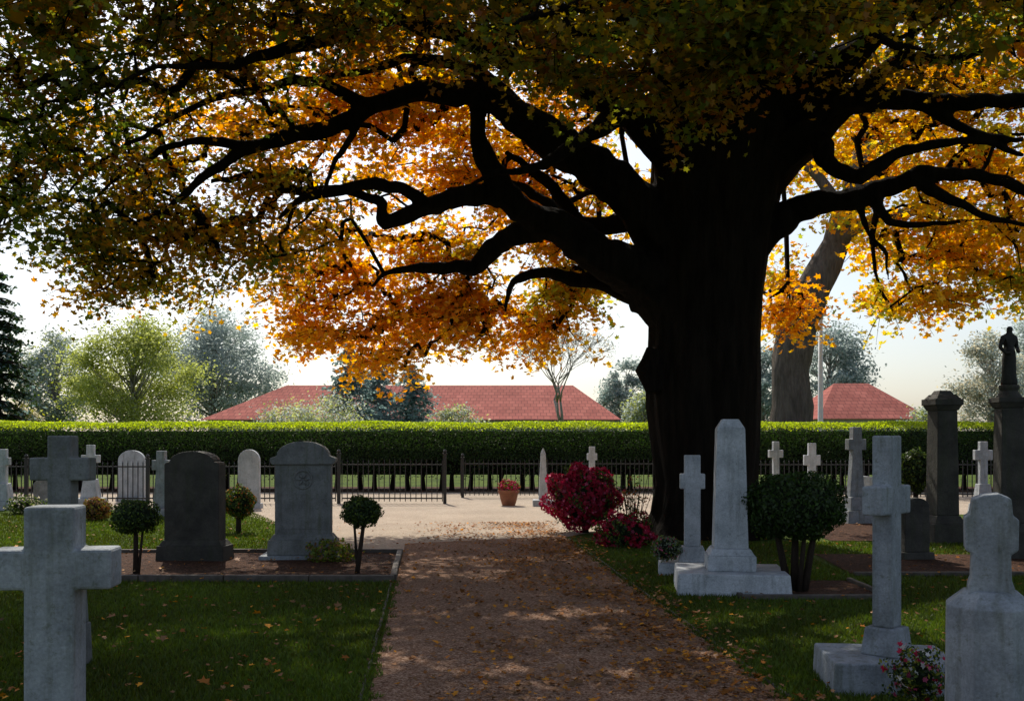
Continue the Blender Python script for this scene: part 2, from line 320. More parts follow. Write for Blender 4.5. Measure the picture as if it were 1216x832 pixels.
def arch_pts(w,h0,h1,shoulder=0.0,n=14,zb=0,bw=None):
    b=(bw or w)/2; p=[(-b,zb),(b,zb),(w/2,h0)]
    ww=w/2-shoulder
    if shoulder: p.append((w/2-shoulder*.2,h0+.03)); p.append((ww,h0+.04))
    for i in range(1,n): 
        a=math.pi*i/n; p.append((ww*math.cos(a),h0+(0.04 if shoulder else 0)+(h1-h0-(.04 if shoulder else 0))*math.sin(a)))
    if shoulder: p.append((-ww,h0+.04)); p.append((-w/2+shoulder*.2,h0+.03))
    p.append((-w/2,h0)); return p
def headstone(X,Y,w,h0,h1,dep,mat,label,base=None,rot=0,shoulder=0,bh=0,bd=None,slab=None):
    t=thing('headstone',label,'headstone',(X,Y,0),rot); z=-.03
    if slab: part(t,'base_slab',MB().box((0,0,-.03),(slab[0],slab[1],slab[2]+.03)),M_LIGHT,.01); z=slab[2]
    if base: part(t,'base',MB().box((0,0,z),(base,bd,bh-z),(base*.97,bd*.95)),mat,.012); z=bh
    part(t,'tablet',MB().prism(arch_pts(w,h0,h1,shoulder,zb=z),dep),mat,.012); return t
t=headstone(-4.2,13.2,.74,1.26,1.44,.26,M_DARK,'dark weathered headstone with a shouldered arched top on a base',.92,math.radians(-5),.07,.2,.42)
part(t,'base_moulding',MB().box((0,0,.2),(.86,.36,.07),(.76,.29)),M_DARK,.008)
t=headstone(-2.8,13.4,.74,1.30,1.46,.22,M_GREY,'grey arched headstone with round carved medallion and moulded cornice',.92,math.radians(4),.05,.26,.42,slab=(1.1,.6,.06))
part(t,'base_moulding',MB().box((0,0,.26),(.86,.36,.07),(.77,.25)),M_GREY,.008)
part(t,'cornice',MB().prism([(-.40,1.26),(.40,1.26),(.43,1.30),(.43,1.345),(.36,1.37)]+[(.34*math.cos(math.pi*i/14),1.38+.19*math.sin(math.pi*i/14)) for i in range(0,15)]+[(-.36,1.37),(-.43,1.345),(-.43,1.30)],.30),M_GREY,.01)
def ring(R,r,y,z,n=28):
    mb=MB(); k=8; 
    for i in range(n):
        a=2*math.pi*i/n
        for j in range(k):
            b=2*math.pi*j/k; mb.v.append(((R+r*math.cos(b))*math.cos(a),y+r*math.sin(b),z+(R+r*math.cos(b))*math.sin(a)))
    for i in range(n):
        for j in range(k): mb.f.append((i*k+j,((i+1)%n)*k+j,((i+1)%n)*k+(j+1)%k,i*k+(j+1)%k))
    return mb
md=ring(.12,.014,-.115,1.06)
for a in range(6):
    an=a*math.pi/3; md.tube([(0.015*math.cos(an),-.115,1.06+.015*math.sin(an)),(.05*math.cos(an),-.122,1.06+.05*math.sin(an)),(.09*math.cos(an),-.113,1.06+.09*math.sin(an))],[.008,.018,.004],6)
part(t,'medallion',md,M_GREY,smooth=True)
fr=MB()
for (x,z,ww,hh) in ((0,.40,.58,.012),(0,.86,.58,.012)): fr.box((x,-.112,z),(ww,.012,hh))
for x in(-.29,.29): fr.box((x,-.112,.412),(.012,.012,.448))
part(t,'inscription_panel',fr,M_GREY)
headstone(-6.07,23,.50,1.1,1.36,.12,M_WHITE,'white round-topped headstone by the iron fence',.6,0,0,.12,.25)
headstone(-9.77,25.6,.68,1.05,1.31,.12,M_WHITE,'white round-topped headstone behind the iron fence',.78,0,0,.12,.25)
headstone(-11.3,24,.42,.5,.62,.15,M_GREY,'small low grey headstone by the fence')
headstone(5.37,13.3,.34,.7,.82,.2,M_DARK,'small dark headstone on brown mulch',.44,.1,0,.1,.3)
headstone(7.8,22,.46,.7,.78,.14,M_WHITE,'small white headstone with a flat top')
headstone(8.9,17.5,.5,.75,.92,.16,M_DARK,'dark round-topped headstone under the tree',.6,-.1,0,.12,.3)
# foreground pedestal monument
t=thing('pedestal_monument','weathered white faceted stone pedestal topped by a blunt cross','monument',(2.21,4.6,0),math.radians(-22))
part(t,'pedestal',MB().lathe([(.212,-.03),(.202,.835),(.118,.905)],8,ph=math.pi/8),M_LIGHT,.006)
part(t,'cross',MB().prism([(-.098,.885),(.098,.885),(.094,.93),(.084,.96),(.080,1.075),(.110,1.095),(.113,1.235),(.088,1.255),(.082,1.33),(.03,1.352),(-.03,1.345),(-.078,1.325),(-.088,1.255),(-.112,1.24),(-.109,1.09),(-.080,1.075),(-.084,.96),(-.094,.93)],.17),M_LIGHT,.008)
# pillars
t=thing('stone_pillar','dark stone pillar with moulded capital on a plinth','pillar',(6.7,15.5,0),.1)
part(t,'base',MB().box((0,0,-.03),(.56,.56,.33)).box((0,0,.3),(.50,.50,.12),(.38,.38)),M_DARK,.012)
part(t,'shaft',MB().box((0,0,.42),(.36,.36,1.62),(.32,.32)),M_DARK,.012)
part(t,'capital',MB().box((0,0,2.04),(.34,.34,.08),(.42,.42)).box((0,0,2.12),(.45,.45,.10)).box((0,0,2.22),(.40,.40,.07),(.29,.29)).box((0,0,2.29),(.25,.25,.06),(.18,.18)),M_DARK,.008)
SX,SY=6.74,13.5
t=thing('statue_pillar','dark stone pillar carrying a small standing figure statue','pillar',(SX,SY,0),-.1)
part(t,'base',MB().box((0,0,-.03),(.52,.52,.38)).box((0,0,.35),(.46,.46,.12),(.35,.35)),M_DARK,.012)
part(t,'shaft',MB().box((0,0,.47),(.33,.33,1.55),(.29,.29)),M_DARK,.012)
part(t,'capital',MB().box((0,0,2.02),(.31,.31,.07),(.38,.38)).box((0,0,2.09),(.40,.40,.07)).lathe([(.17,2.16),(.14,2.2),(.11,2.25),(.13,2.29),(.13,2.33)],20),M_DARK,.006)
def figure(name,loc,label):
    J=[(0,0,.42),(0,0,.52),(0,-.005,.63),(0,0,.70),(.005,-.005,.745),(.01,-.01,.80),
       (.10,0,.645),(.14,.01,.51),(.09,-.08,.44),(.03,-.10,.47), (-.10,0,.645),(-.145,.01,.51),(-.10,-.06,.42),(-.04,-.09,.43),
       (.04,0,.25),(.045,0,.06),(.047,-.05,.02),(-.04,-.01,.25),(-.045,0,.06),(-.047,-.05,.02)]
    E=[(0,1),(1,2),(2,3),(3,4),(4,5),(2,6),(6,7),(7,8),(8,9),(2,10),(10,11),(11,12),(12,13),(0,14),(14,15),(15,16),(0,17),(17,18),(18,19)]
    R=[.074,.062,.082,.03,.05,.04,.042,.030,.025,.02,.042,.030,.025,.02,.055,.038,.024,.055,.038,.024]
    me=bpy.data.meshes.new(name); me.from_pydata(J,E,[]); o=bpy.data.objects.new(name,me); COL.objects.link(o); me.materials.append(M_BRONZE)
    o.modifiers.new('skin','SKIN'); sv=me.skin_vertices[0].data
    for i,r in enumerate(R): sv[i].radius=(r,r*.85)
    sv[0].use_root=True
    s=o.modifiers.new('sub','SUBSURF'); s.levels=2; s.render_levels=2; o.location=loc; o.rotation_euler=(0,0,.3); o['label']=label; o['category']='statue'; return o
fo=figure('statue',(SX,SY,2.33),'dark bronze draped figure with folded hands on a pillar')
part(fo,'robe',MB().lathe([(.10,.0),(.108,.04),(.092,.12),(.088,.25),(.088,.36),(.078,.45),(.062,.52)],14),M_BRONZE,smooth=True)
# ------------------------------------------------------------------ fence
def fence(x0,x1,Y,h,label,posts):
    t=thing('iron_fence',label,'fence',((x0+x1)/2,Y,0),0,'iron fences round the cemetery'); L=x1-x0
    mb=MB(); n=int(L/.125)
    for i in range(n+1):
        x=-L/2+L*i/n; mb.box((x,0,.06),(.02,.02,h-.06)); mb.box((x,0,h),(.032,.032,.02),(.004,.004)); mb.box((x,0,h+.02),(.014,.014,.05),(.002,.002))
    for z in (.12,h-.10): mb.box((0,0.012,z),(L,.035,.035))
    part(t,'railing',mb,M_IRON)
    for px,ph in posts:
        x=px-(x0+x1)/2
        part(t,'post',MB().box((x,0,-.03),(.08,.08,ph+.03)).box((x,0,ph),(.11,.11,.03)).lathe([(.02,0),(.045,.03),(.045,.06),(.01,.1)],10,(x,0,ph+.03)),M_IRON)
fence(-14.5,-4.36,24.6,1.0,'black iron railing with pointed bars along the gravel',[(-12,1.1),(-9,1.1),(-6.6,1.1)])
fence(-4.2,-1.72,24.6,1.05,'black iron railing section with taller end posts',[(-4.28,1.22),(-1.66,1.22)])
fence(-1.4,5.6,27.2,1.0,'black iron railing set back before the hedge',[(-1.35,1.08),(2.2,1.08),(5.5,1.08)])
fence(6.0,15.5,26.5,1.0,'black iron railing before the hedge and crosses',[(9.2,1.08),(12.4,1.08)])
# ------------------------------------------------------------------ hedge
t=thing('hedge','long clipped green hedge with bright top and bare stems','hedge',(0,31.5,0))
n=200000; L=46
fr_=rng.random(n)
X=rng.uniform(-L/2,L/2,n); und=0.02*np.sin(X*1.1)+0.015*np.sin(X*2.7+1)
top=2.13+und
zf=0.30+(top-0.30)*rng.random(n)**0.75; Yf=-1+rng.normal(0,.05,n)+0.02*np.sin(X*3)+0.6*np.clip((zf-1.85)/.28,0,1)**1.3
isT=fr_<.40
Z=np.where(isT,top-np.abs(rng.normal(0,.07,n))+rng.normal(0,.012,n),zf); Yy=np.where(isT,rng.uniform(-.5,1,n),Yf)
gap=np.sin(X*2.6+1.5*np.sin(X*.7))*.5+.5
keep=(Z>0.98)|(rng.random(n)<(.25+.7*gap)*np.clip((Z-.2)/.9,0,1)); X,Yy,Z,isT=X[keep],Yy[keep],Z[keep],isT[keep]
n=len(X); Nn=rng.normal(0,.5,(n,3)); Nn[:,1]-=np.where(isT,.2,.8); Nn[:,2]+=np.where(isT,1,.5)
lit_top=isT|(rng.random(n)<np.clip((Z-1.84)/.16,0,1))  # top leaves get the sun's yellow-green glow as painted colour
cl=palette(['hedge','dgreen'],[5,4],n); cl[lit_top]=palette(['hsunlit','yg'],[4,1],lit_top.sum())
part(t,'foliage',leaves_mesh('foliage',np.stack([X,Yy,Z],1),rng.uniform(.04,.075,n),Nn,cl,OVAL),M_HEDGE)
part(t,'inner_core',MB().box((0,0.1,.95),(L,1.6,.80),(L,1.4)).box((0,.3,1.75),(L,1.0,.10),(L,.8)).box((0,.75,.45),(L,.35,.50)),M_DARKLEAF)  # near-black core; the low back box stands for shade under the hedge
for i in range(90):
    x=-L/2+L*(i+.5)/90+random.uniform(-.15,.15); y=random.uniform(-.8,-.1); mb=MB()
    mb.tube([(x,y,-.03),(x+random.uniform(-.05,.05),y,.5),(x+random.uniform(-.15,.15),y,1.15)],[.09,.06,.045],7)
    mb.tube([(x,y,.4),(x+.15,y-.1,.75),(x+.3*random.choice((-1,1)),y-.1,1.1)],[.045,.03,.02],5)
    part(t,'stem',mb,M_BARK)
# ------------------------------------------------------------------ bushes
def bush(X,Y,zc,r,n,ls,pal,wt,label,cat='bush',name='bush',trunk=None,inner=.8,mat=None,flowers=None,lump=.1,z0=0):
    t=thing(name,label,cat,(X,Y,z0))
    C,d=cloud((0,0,zc),r,n,.55,lump); Nn=d+rng.normal(0,.6,(n,3))
    C[:,2]=np.maximum(C[:,2],.015)
    part(t,'foliage',leaves_mesh('foliage',C,rng.uniform(.7,1.3,n)*ls,Nn,palette(pal,wt,n),OVAL),mat or M_BUSH)
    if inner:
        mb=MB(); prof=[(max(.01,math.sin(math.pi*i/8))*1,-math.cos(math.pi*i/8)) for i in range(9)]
        mb.lathe([(p*r[0]*inner,max(.005,zc+q*r[2]*inner)) for p,q in prof],14); part(t,'inner_core',mb,M_DARKLEAF,smooth=True)
    if trunk:
        mb=MB()
        for (bx,by,tx,ty,rr) in trunk: mb.tube([(bx,by,-.02),((bx*.6+tx*.4),(by*.6+ty*.4),zc*.4),(tx,ty,zc)],[rr*1.25,rr,rr*.7],8,.2)
        part(t,'trunk',mb,M_BARK3,smooth=True)
    if flowers:
        fp,fw,fn,fs=flowers; C,d=cloud((0,0,zc),[q*1.04 for q in r],fn,.8,lump)
        C[:,2]=np.maximum(C[:,2],.03)
        part(t,'blossom',leaves_mesh('blossom',C,rng.uniform(.7,1.3,fn)*fs,d+rng.normal(0,.6,(fn,3)),palette(fp,fw,fn,.35),MAPLE,.5),mat or M_BUSH)
    return t
bush(2.97,10.45,.90,(.54,.5,.37),9500,.04,['dgreen','hedge'],[3,1],'large dark clipped round topiary with several bare stems','topiary','topiary',[(-.06,0,-.25,.0,.035),(.0,.04,.02,.05,.04),(.08,-.03,.25,0,.035),(.02,-.06,.1,-.1,.025)],lump=.07)
bush(-4.46,11.8,.68,(.29,.28,.21),3500,.035,['green','dgreen'],[1,4],'small clipped round topiary on a single stem','topiary','topiary',[(0,0,.0,0,.028),(.03,0,.1,.0,.015)],lump=.12)
bush(-1.78,11.8,.74,(.24,.24,.19),3200,.035,['green','dgreen'],[1,4],'small round topiary on a leaning forked stem','topiary','topiary',[(-.06,0,.04,0,.026),(-.05,.02,-.1,.0,.016)],lump=.12)
bush(-4.67,17,.52,(.29,.28,.28),3000,.045,['green','dgreen','rust'],[2,3,1],'small rounded green shrub on a short stem','shrub','shrub',[(0,0,0,0,.04)],lump=.15)
bush(-8.2,19.6,.22,(.28,.28,.24),1800,.05,['brown','olive','rust'],[2,1,1],'low rounded brown autumn shrub on the lawn','shrub','shrub')
bush(7.7,19,1.0,(.32,.32,.42),2500,.06,['dgreen','green'],[3,1],'upright rounded dark green shrub','shrub','shrub',[(0,0,0,0,.05)])
bush(4.0,16.0,.3,(.5,.4,.32),2500,.06,['dgreen','green'],[3,1],'low dark green shrub at the tree foot','shrub','shrub')
bush(9.3,16.2,.5,(.6,.5,.5),2500,.07,['dgreen','green'],[3,1],'dark green rounded shrub behind the pillars','shrub','shrub')
bush(1.24,17.0,.62,(.58,.52,.50),4000,.05,['dgreen','green'],[2,1],'large round bush covered in crimson blossom','flowering bush','flowering_bush',[(0,0,.1,0,.05),(.05,0,-.2,0,.03)],flowers=(['red','pink'],[5,1],4800,.055),lump=.2)
bush(1.68,14.8,.22,(.38,.33,.25),2200,.045,['dgreen','green'],[2,1],'low spreading bush with crimson blossom by the path','flowering bush','flowering_bush',flowers=(['red','pink'],[5,1],1300,.05),lump=.35)
bush(1.84,11.85,.17,(.19,.17,.15),1300,.03,['grey','green','pink'],[3,2,.5],'small grey green plant with tiny pale flowers on slab','plant','potted_flowers',z0=.13)
bush(2.36,5.78,.22,(.15,.12,.16),1500,.026,['green','dgreen','olive'],[1,3,1],'small bush of pink flowers beside the cross slab','flowers','flower_bush',[(0,0,.02,0,.008),(.03,0,-.05,.02,.006),(-.03,0,.06,-.02,.006)],inner=.5,flowers=(['pink','red','white'],[4,2,1],110,.03),lump=.4)
bush(-2.35,13.0,.12,(.32,.22,.17),900,.05,['olive','green','brown'],[1,2,1],'wispy low plant growing at the headstone base','plant','plant',inner=0,lump=.4)
for i,(x,y) in enumerate([(-9.3,20.5),(-10.4,21.2),(-7.2,22.2),(4.9,20.5),(6.3,20.2),(10.4,20.6)]):
    bush(x,y,.18,(.35,.3,.22),900,.06,['green','dgreen','pale'],[2,2,1],'low clump of garden plants near the fence','plant','garden_plant',inner=.6,lump=.3)
t=thing('perennial_plant','upright wiry plant with sparse reddish leaves','plant',(1.95,16.2,0))
mb=MB(); C=[]
for i in range(26):
    a=random.uniform(0,6.28); r=random.uniform(.1,.45); h=random.uniform(.5,1.15); mb.tube([(r*.3*math.cos(a),r*.3*math.sin(a),0),(r*.6*math.cos(a),r*.6*math.sin(a),h*.5),(r*math.cos(a),r*math.sin(a),h)],[.008,.006,.003],4)
    for k in range(22):
        u=random.uniform(.2,1); C.append((r*u*math.cos(a)+random.gauss(0,.03),r*u*math.sin(a)+random.gauss(0,.03),h*u))
C=np.array(C); part(t,'stems',mb,M_BARK3); part(t,'foliage',leaves_mesh('foliage',C,rng.uniform(.03,.06,len(C)),rng.normal(size=(len(C),3)),palette(['dgreen','red','rust'],[3,1,2],len(C)),OVAL),M_BUSH)
t=thing('flower_pot','terracotta pot with pink red flowers on gravel','flower pot',(-.08,23.9,0))
part(t,'pot',MB().lathe([(.15,0),(.19,.12),(.23,.3),(.26,.31),(.26,.38),(.22,.38),(.2,.33)],24),M_TERRA,smooth=False)
C,d=cloud((0,0,.47),(.28,.26,.16),900,.5,.2); part(t,'flowers',leaves_mesh('flowers',C,rng.uniform(.04,.08,900),d+rng.normal(0,.5,(900,3)),palette(['green','red','pink'],[3,3,2],900),OVAL),M_BUSH)
# ------------------------------------------------------------------ background trees
def bgtree(px,topy,wpx,Y,pal,wt,label,kind='broad',n=6000,ls=.32,name=None,dens=1.0,trunkmat=None):
    s=Y/F; X=(px-608)*s; ht=HC+(521-topy)*s; wd=wpx*s/2
    t=thing(name or ('conifer_tree' if kind=='fir' else 'tree'),label,'tree',(X,Y,0))
    mb=MB(); r0=.03*ht
    C=[];Nn=[]
    if kind=='fir':
        mb.tube([(0,0,-.1),(0,0,ht*.5),(0,0,ht*.97)],[r0,r0*.6,.04],8)
        nb=170; lay=14
        for i in range(nb):
            u=((i%lay)+.5+random.uniform(-.22,.22))/lay; u=u**.9; z=ht*(.08+.90*u); R=wd*(1-u)**.75*random.uniform(.65,1.15)+.2; a=random.uniform(0,6.28)
            tip=(R*math.cos(a),R*math.sin(a),z-R*.26); mb.tube([(0,0,z),(tip[0]*.5,tip[1]*.5,z-R*.05),tip],[.06,.04,.02],4)
            m=int(n/nb*R/(wd*.6)); uu=rng.uniform(.15,1.05,m); sp=.10*R+.08
            C.append(np.stack([tip[0]*uu+rng.normal(0,sp,m),tip[1]*uu+rng.normal(0,sp,m),z-R*.26*uu**1.5-np.abs(rng.normal(0,.13,m))],1))
        C=np.concatenate(C); N=rng.normal(0,.5,(len(C),3)); N[:,2]+=.8; cl=palette(pal,wt,len(C),.2)
    elif kind=='bare':
        def rec(p,d,L_,r,lv):
            q=p+d*L_*.5+Vector((random.gauss(0,.04),random.gauss(0,.04),0))*L_; e=p+d*L_+Vector((random.gauss(0,.06),random.gauss(0,.06),random.gauss(0,.04)))*L_
            mb.tube([p,q,e],[r,r*.85,r*.65],5 if lv<3 else 3)
            if lv>=7:
                C.append(np.array([e])+rng.normal(0,.2,(3,3))); return
            for j in range(2 if random.random()<.6 else 3):
                ax=Vector((random.gauss(0,1),random.gauss(0,1),random.gauss(0,.4)+.15)).normalized()
                dd=(d+ax*random.uniform(.4,.72)).normalized(); rec(e,dd,L_*random.uniform(.70,.86),max(r*.60,.012),lv+1)
        rec(Vector((0,0,-.1)),Vector((0,0,1)),ht*.27,r0*.7,0)
        C=np.concatenate(C); N=rng.normal(0,1,(len(C),3)); cl=palette(pal,wt,len(C),.2)
    else:
        zc=ht*.56; rz=ht*.44
        mb.tube([(0,0,-.1),(random.uniform(-.1,.1)*wd,0,ht*.3),(random.uniform(-.1,.1)*wd,0,ht*.75)],[r0,r0*.7,r0*.2],8)
        nc=75; cc=[]
        while len(cc)<nc:
            p=rng.uniform(-1,1,3); q=np.linalg.norm(p)
            if q<1 and q>.3: cc.append(p)
        cl=[]
        for p in cc:
            shp=1-.25*max(0,p[2]); c=np.array([p[0]*wd*.85*shp,p[1]*wd*.8*shp,zc+p[2]*rz*.85]); rr=random.uniform(.14,.34)*wd
            zz=max(ht*.2,c[2]-wd*.55)
            mb.tube([(0,0,zz),(c[0]*.45+random.gauss(0,.06)*wd,c[1]*.5,zz*.6+c[2]*.4),tuple(c)],[r0*.22,r0*.13,.015],4)
            m=int(n/nc*dens); P=c+rng.normal(0,.5,(m,3))*np.array([rr*1.15,rr*1.1,rr*.75]); C.append(P); cl.append(palette(pal,wt,m,.12)*random.uniform(.78,1.1))
        C=np.concatenate(C); N=rng.normal(0,.5,(len(C),3)); N[:,2]+=.7; cl=np.concatenate(cl)
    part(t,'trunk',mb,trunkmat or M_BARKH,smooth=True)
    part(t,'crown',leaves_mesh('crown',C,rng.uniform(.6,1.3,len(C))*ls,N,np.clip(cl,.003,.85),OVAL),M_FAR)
    return t
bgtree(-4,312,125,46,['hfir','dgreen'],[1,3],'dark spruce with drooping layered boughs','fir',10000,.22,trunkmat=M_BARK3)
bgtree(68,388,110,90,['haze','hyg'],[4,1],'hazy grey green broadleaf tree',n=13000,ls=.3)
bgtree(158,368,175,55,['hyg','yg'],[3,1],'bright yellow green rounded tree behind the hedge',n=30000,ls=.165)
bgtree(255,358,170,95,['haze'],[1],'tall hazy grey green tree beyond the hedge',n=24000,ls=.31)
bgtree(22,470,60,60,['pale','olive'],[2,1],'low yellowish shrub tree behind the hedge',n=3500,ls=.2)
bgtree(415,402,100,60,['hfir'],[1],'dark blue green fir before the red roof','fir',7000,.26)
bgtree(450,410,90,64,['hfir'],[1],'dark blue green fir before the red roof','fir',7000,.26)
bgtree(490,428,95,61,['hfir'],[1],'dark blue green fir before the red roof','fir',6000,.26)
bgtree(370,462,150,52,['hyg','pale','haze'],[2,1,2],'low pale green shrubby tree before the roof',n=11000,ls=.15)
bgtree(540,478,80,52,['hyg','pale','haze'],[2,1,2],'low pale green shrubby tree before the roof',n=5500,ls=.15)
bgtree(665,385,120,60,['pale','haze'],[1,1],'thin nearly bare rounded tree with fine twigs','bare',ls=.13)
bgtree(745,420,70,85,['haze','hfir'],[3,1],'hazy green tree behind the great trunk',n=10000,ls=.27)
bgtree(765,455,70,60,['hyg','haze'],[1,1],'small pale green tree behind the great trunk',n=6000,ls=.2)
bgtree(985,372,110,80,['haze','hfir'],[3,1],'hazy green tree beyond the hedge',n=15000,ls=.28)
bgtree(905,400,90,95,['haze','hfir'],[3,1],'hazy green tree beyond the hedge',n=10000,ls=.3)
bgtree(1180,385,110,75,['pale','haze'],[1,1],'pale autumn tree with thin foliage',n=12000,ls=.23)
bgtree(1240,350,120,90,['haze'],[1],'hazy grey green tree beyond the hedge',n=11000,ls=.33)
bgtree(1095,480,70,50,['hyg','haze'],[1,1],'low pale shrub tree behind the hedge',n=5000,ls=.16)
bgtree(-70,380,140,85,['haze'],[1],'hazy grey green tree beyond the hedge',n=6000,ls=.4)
# ------------------------------------------------------------------ houses
def house(pxl,pxr,rl,rr,topy,eavey,Y,dep,label):
    s=Y/F; xl=(pxl-608)*s; xr=(pxr-608)*s; cx=(xl+xr)/2; ze=HC+(521-eavey)*s; zr=HC+(521-topy)*s+.3
    t=thing('house',label,'house',(cx,Y+dep/2,0)); w_=xr-xl
    part(t,'wall',MB().box((0,0,-.1),(w_-.8,dep-.8,ze+.1)),M_WALL)
    mb=MB(); a=w_/2; b=dep/2; r1=(rl-608)*s-cx; r2=(rr-608)*s-cx
    mb.v=[(-a,-b,ze),(a,-b,ze),(a,b,ze),(-a,b,ze),(r1,0,zr),(r2,0,zr)]; mb.f=[(0,1,5,4),(1,2,5),(2,3,4,5),(3,0,4),(3,2,1,0)]
    me=mb.mesh('roof'); uv=me.uv_layers.new(name='UVMap')
    for p in me.polygons:
        for li in p.loop_indices:
            v=me.vertices[me.loops[li].vertex_index].co; n_=p.normal
            uv.data[li].uv=(v.x if abs(n_.y)>abs(n_.x) else v.y, v.z*1.6)
    part(t,'roof',me,M_ROOF)
    nw=max(2,int(w_/3.2))
    for i in range(nw):
        x=-w_/2+w_*(i+.5)/nw; wd=part(t,'window',MB().box((x,-dep/2+.38,.9),(1.1,.06,1.2)),M_GLASS)
        part(wd,'frame',MB().box((x,-dep/2+.345,.84),(1.2,.04,.055)).box((x,-dep/2+.345,2.105),(1.2,.04,.055)).box((x-.56,-dep/2+.345,.9),(.06,.04,1.2)).box((x+.56,-dep/2+.345,.9),(.06,.04,1.2)),M_POLE)
house(238,738,312,688,456,498,66,14,'long low building with a red tiled hip roof')
house(972,1108,1018,1062,456,497,62,9,'small house with a red tiled hip roof')
t=thing('street_lamp','tall pale steel lamp post behind the hedge','street lamp',(12.55,40.5,0))
part(t,'pole',MB().lathe([(.15,-.03),(.12,.5),(.09,6.6)],10),M_POLE,smooth=True); part(t,'lamp_head',MB().box((0,0,6.6),(.5,.25,.12),(.4,.18)).lathe([(.12,6.5),(.12,6.62)],10),M_POLE,.02)
# ------------------------------------------------------------------ GREAT TREE
TX,TY=3.18,16.6
tree=thing('maple_tree','huge old maple with dark massive trunk and orange crown','tree',(TX,TY,0)); O=Vector((TX,TY,0))
mb=MB()
rings=[(-.15,1.2,838),(0.05,1.02,838),(.35,.89,840),(.9,.81,840),(1.5,.87,838),(2.1,.92,836),(2.6,.93,836),(3.3,.91,838),(4.0,.93,840),(4.7,.98,843),(5.5,1.05,848),(6.4,1.12,856),(7.4,1.17,862),(8.4,1.1,862),(9.2,.9,860),(9.8,.45,860)]
ns=40
for z,r,cx in rings:
    X=(cx-608)*TY/F-TX
    for i in range(ns):
        a=2*math.pi*i/ns
        fl=1+.10*math.sin(a*5+.6)*max(0,1-z/1.6)+.07*mnoise.noise(Vector((math.cos(a)*2,math.sin(a)*2,z*.35)))+.035*math.sin(a*9+z*.3)
        mb.v.append((X+r*fl*math.cos(a),r*.92*fl*math.sin(a),z))
for k in range(len(rings)-1):
    for i in range(ns):
        j=(i+1)%ns; mb.f.append((k*ns+i,k*ns+j,(k+1)*ns+j,(k+1)*ns+i))
mb.f.append(tuple(reversed(range(ns)))); mb.f.append(tuple((len(rings)-1)*ns+i for i in range(ns)))
mb.tube([(W(778,415,16.2)-O),(W(769,440,16.2)-O),(W(778,465,16.2)-O)],[.15,.21,.15],12)
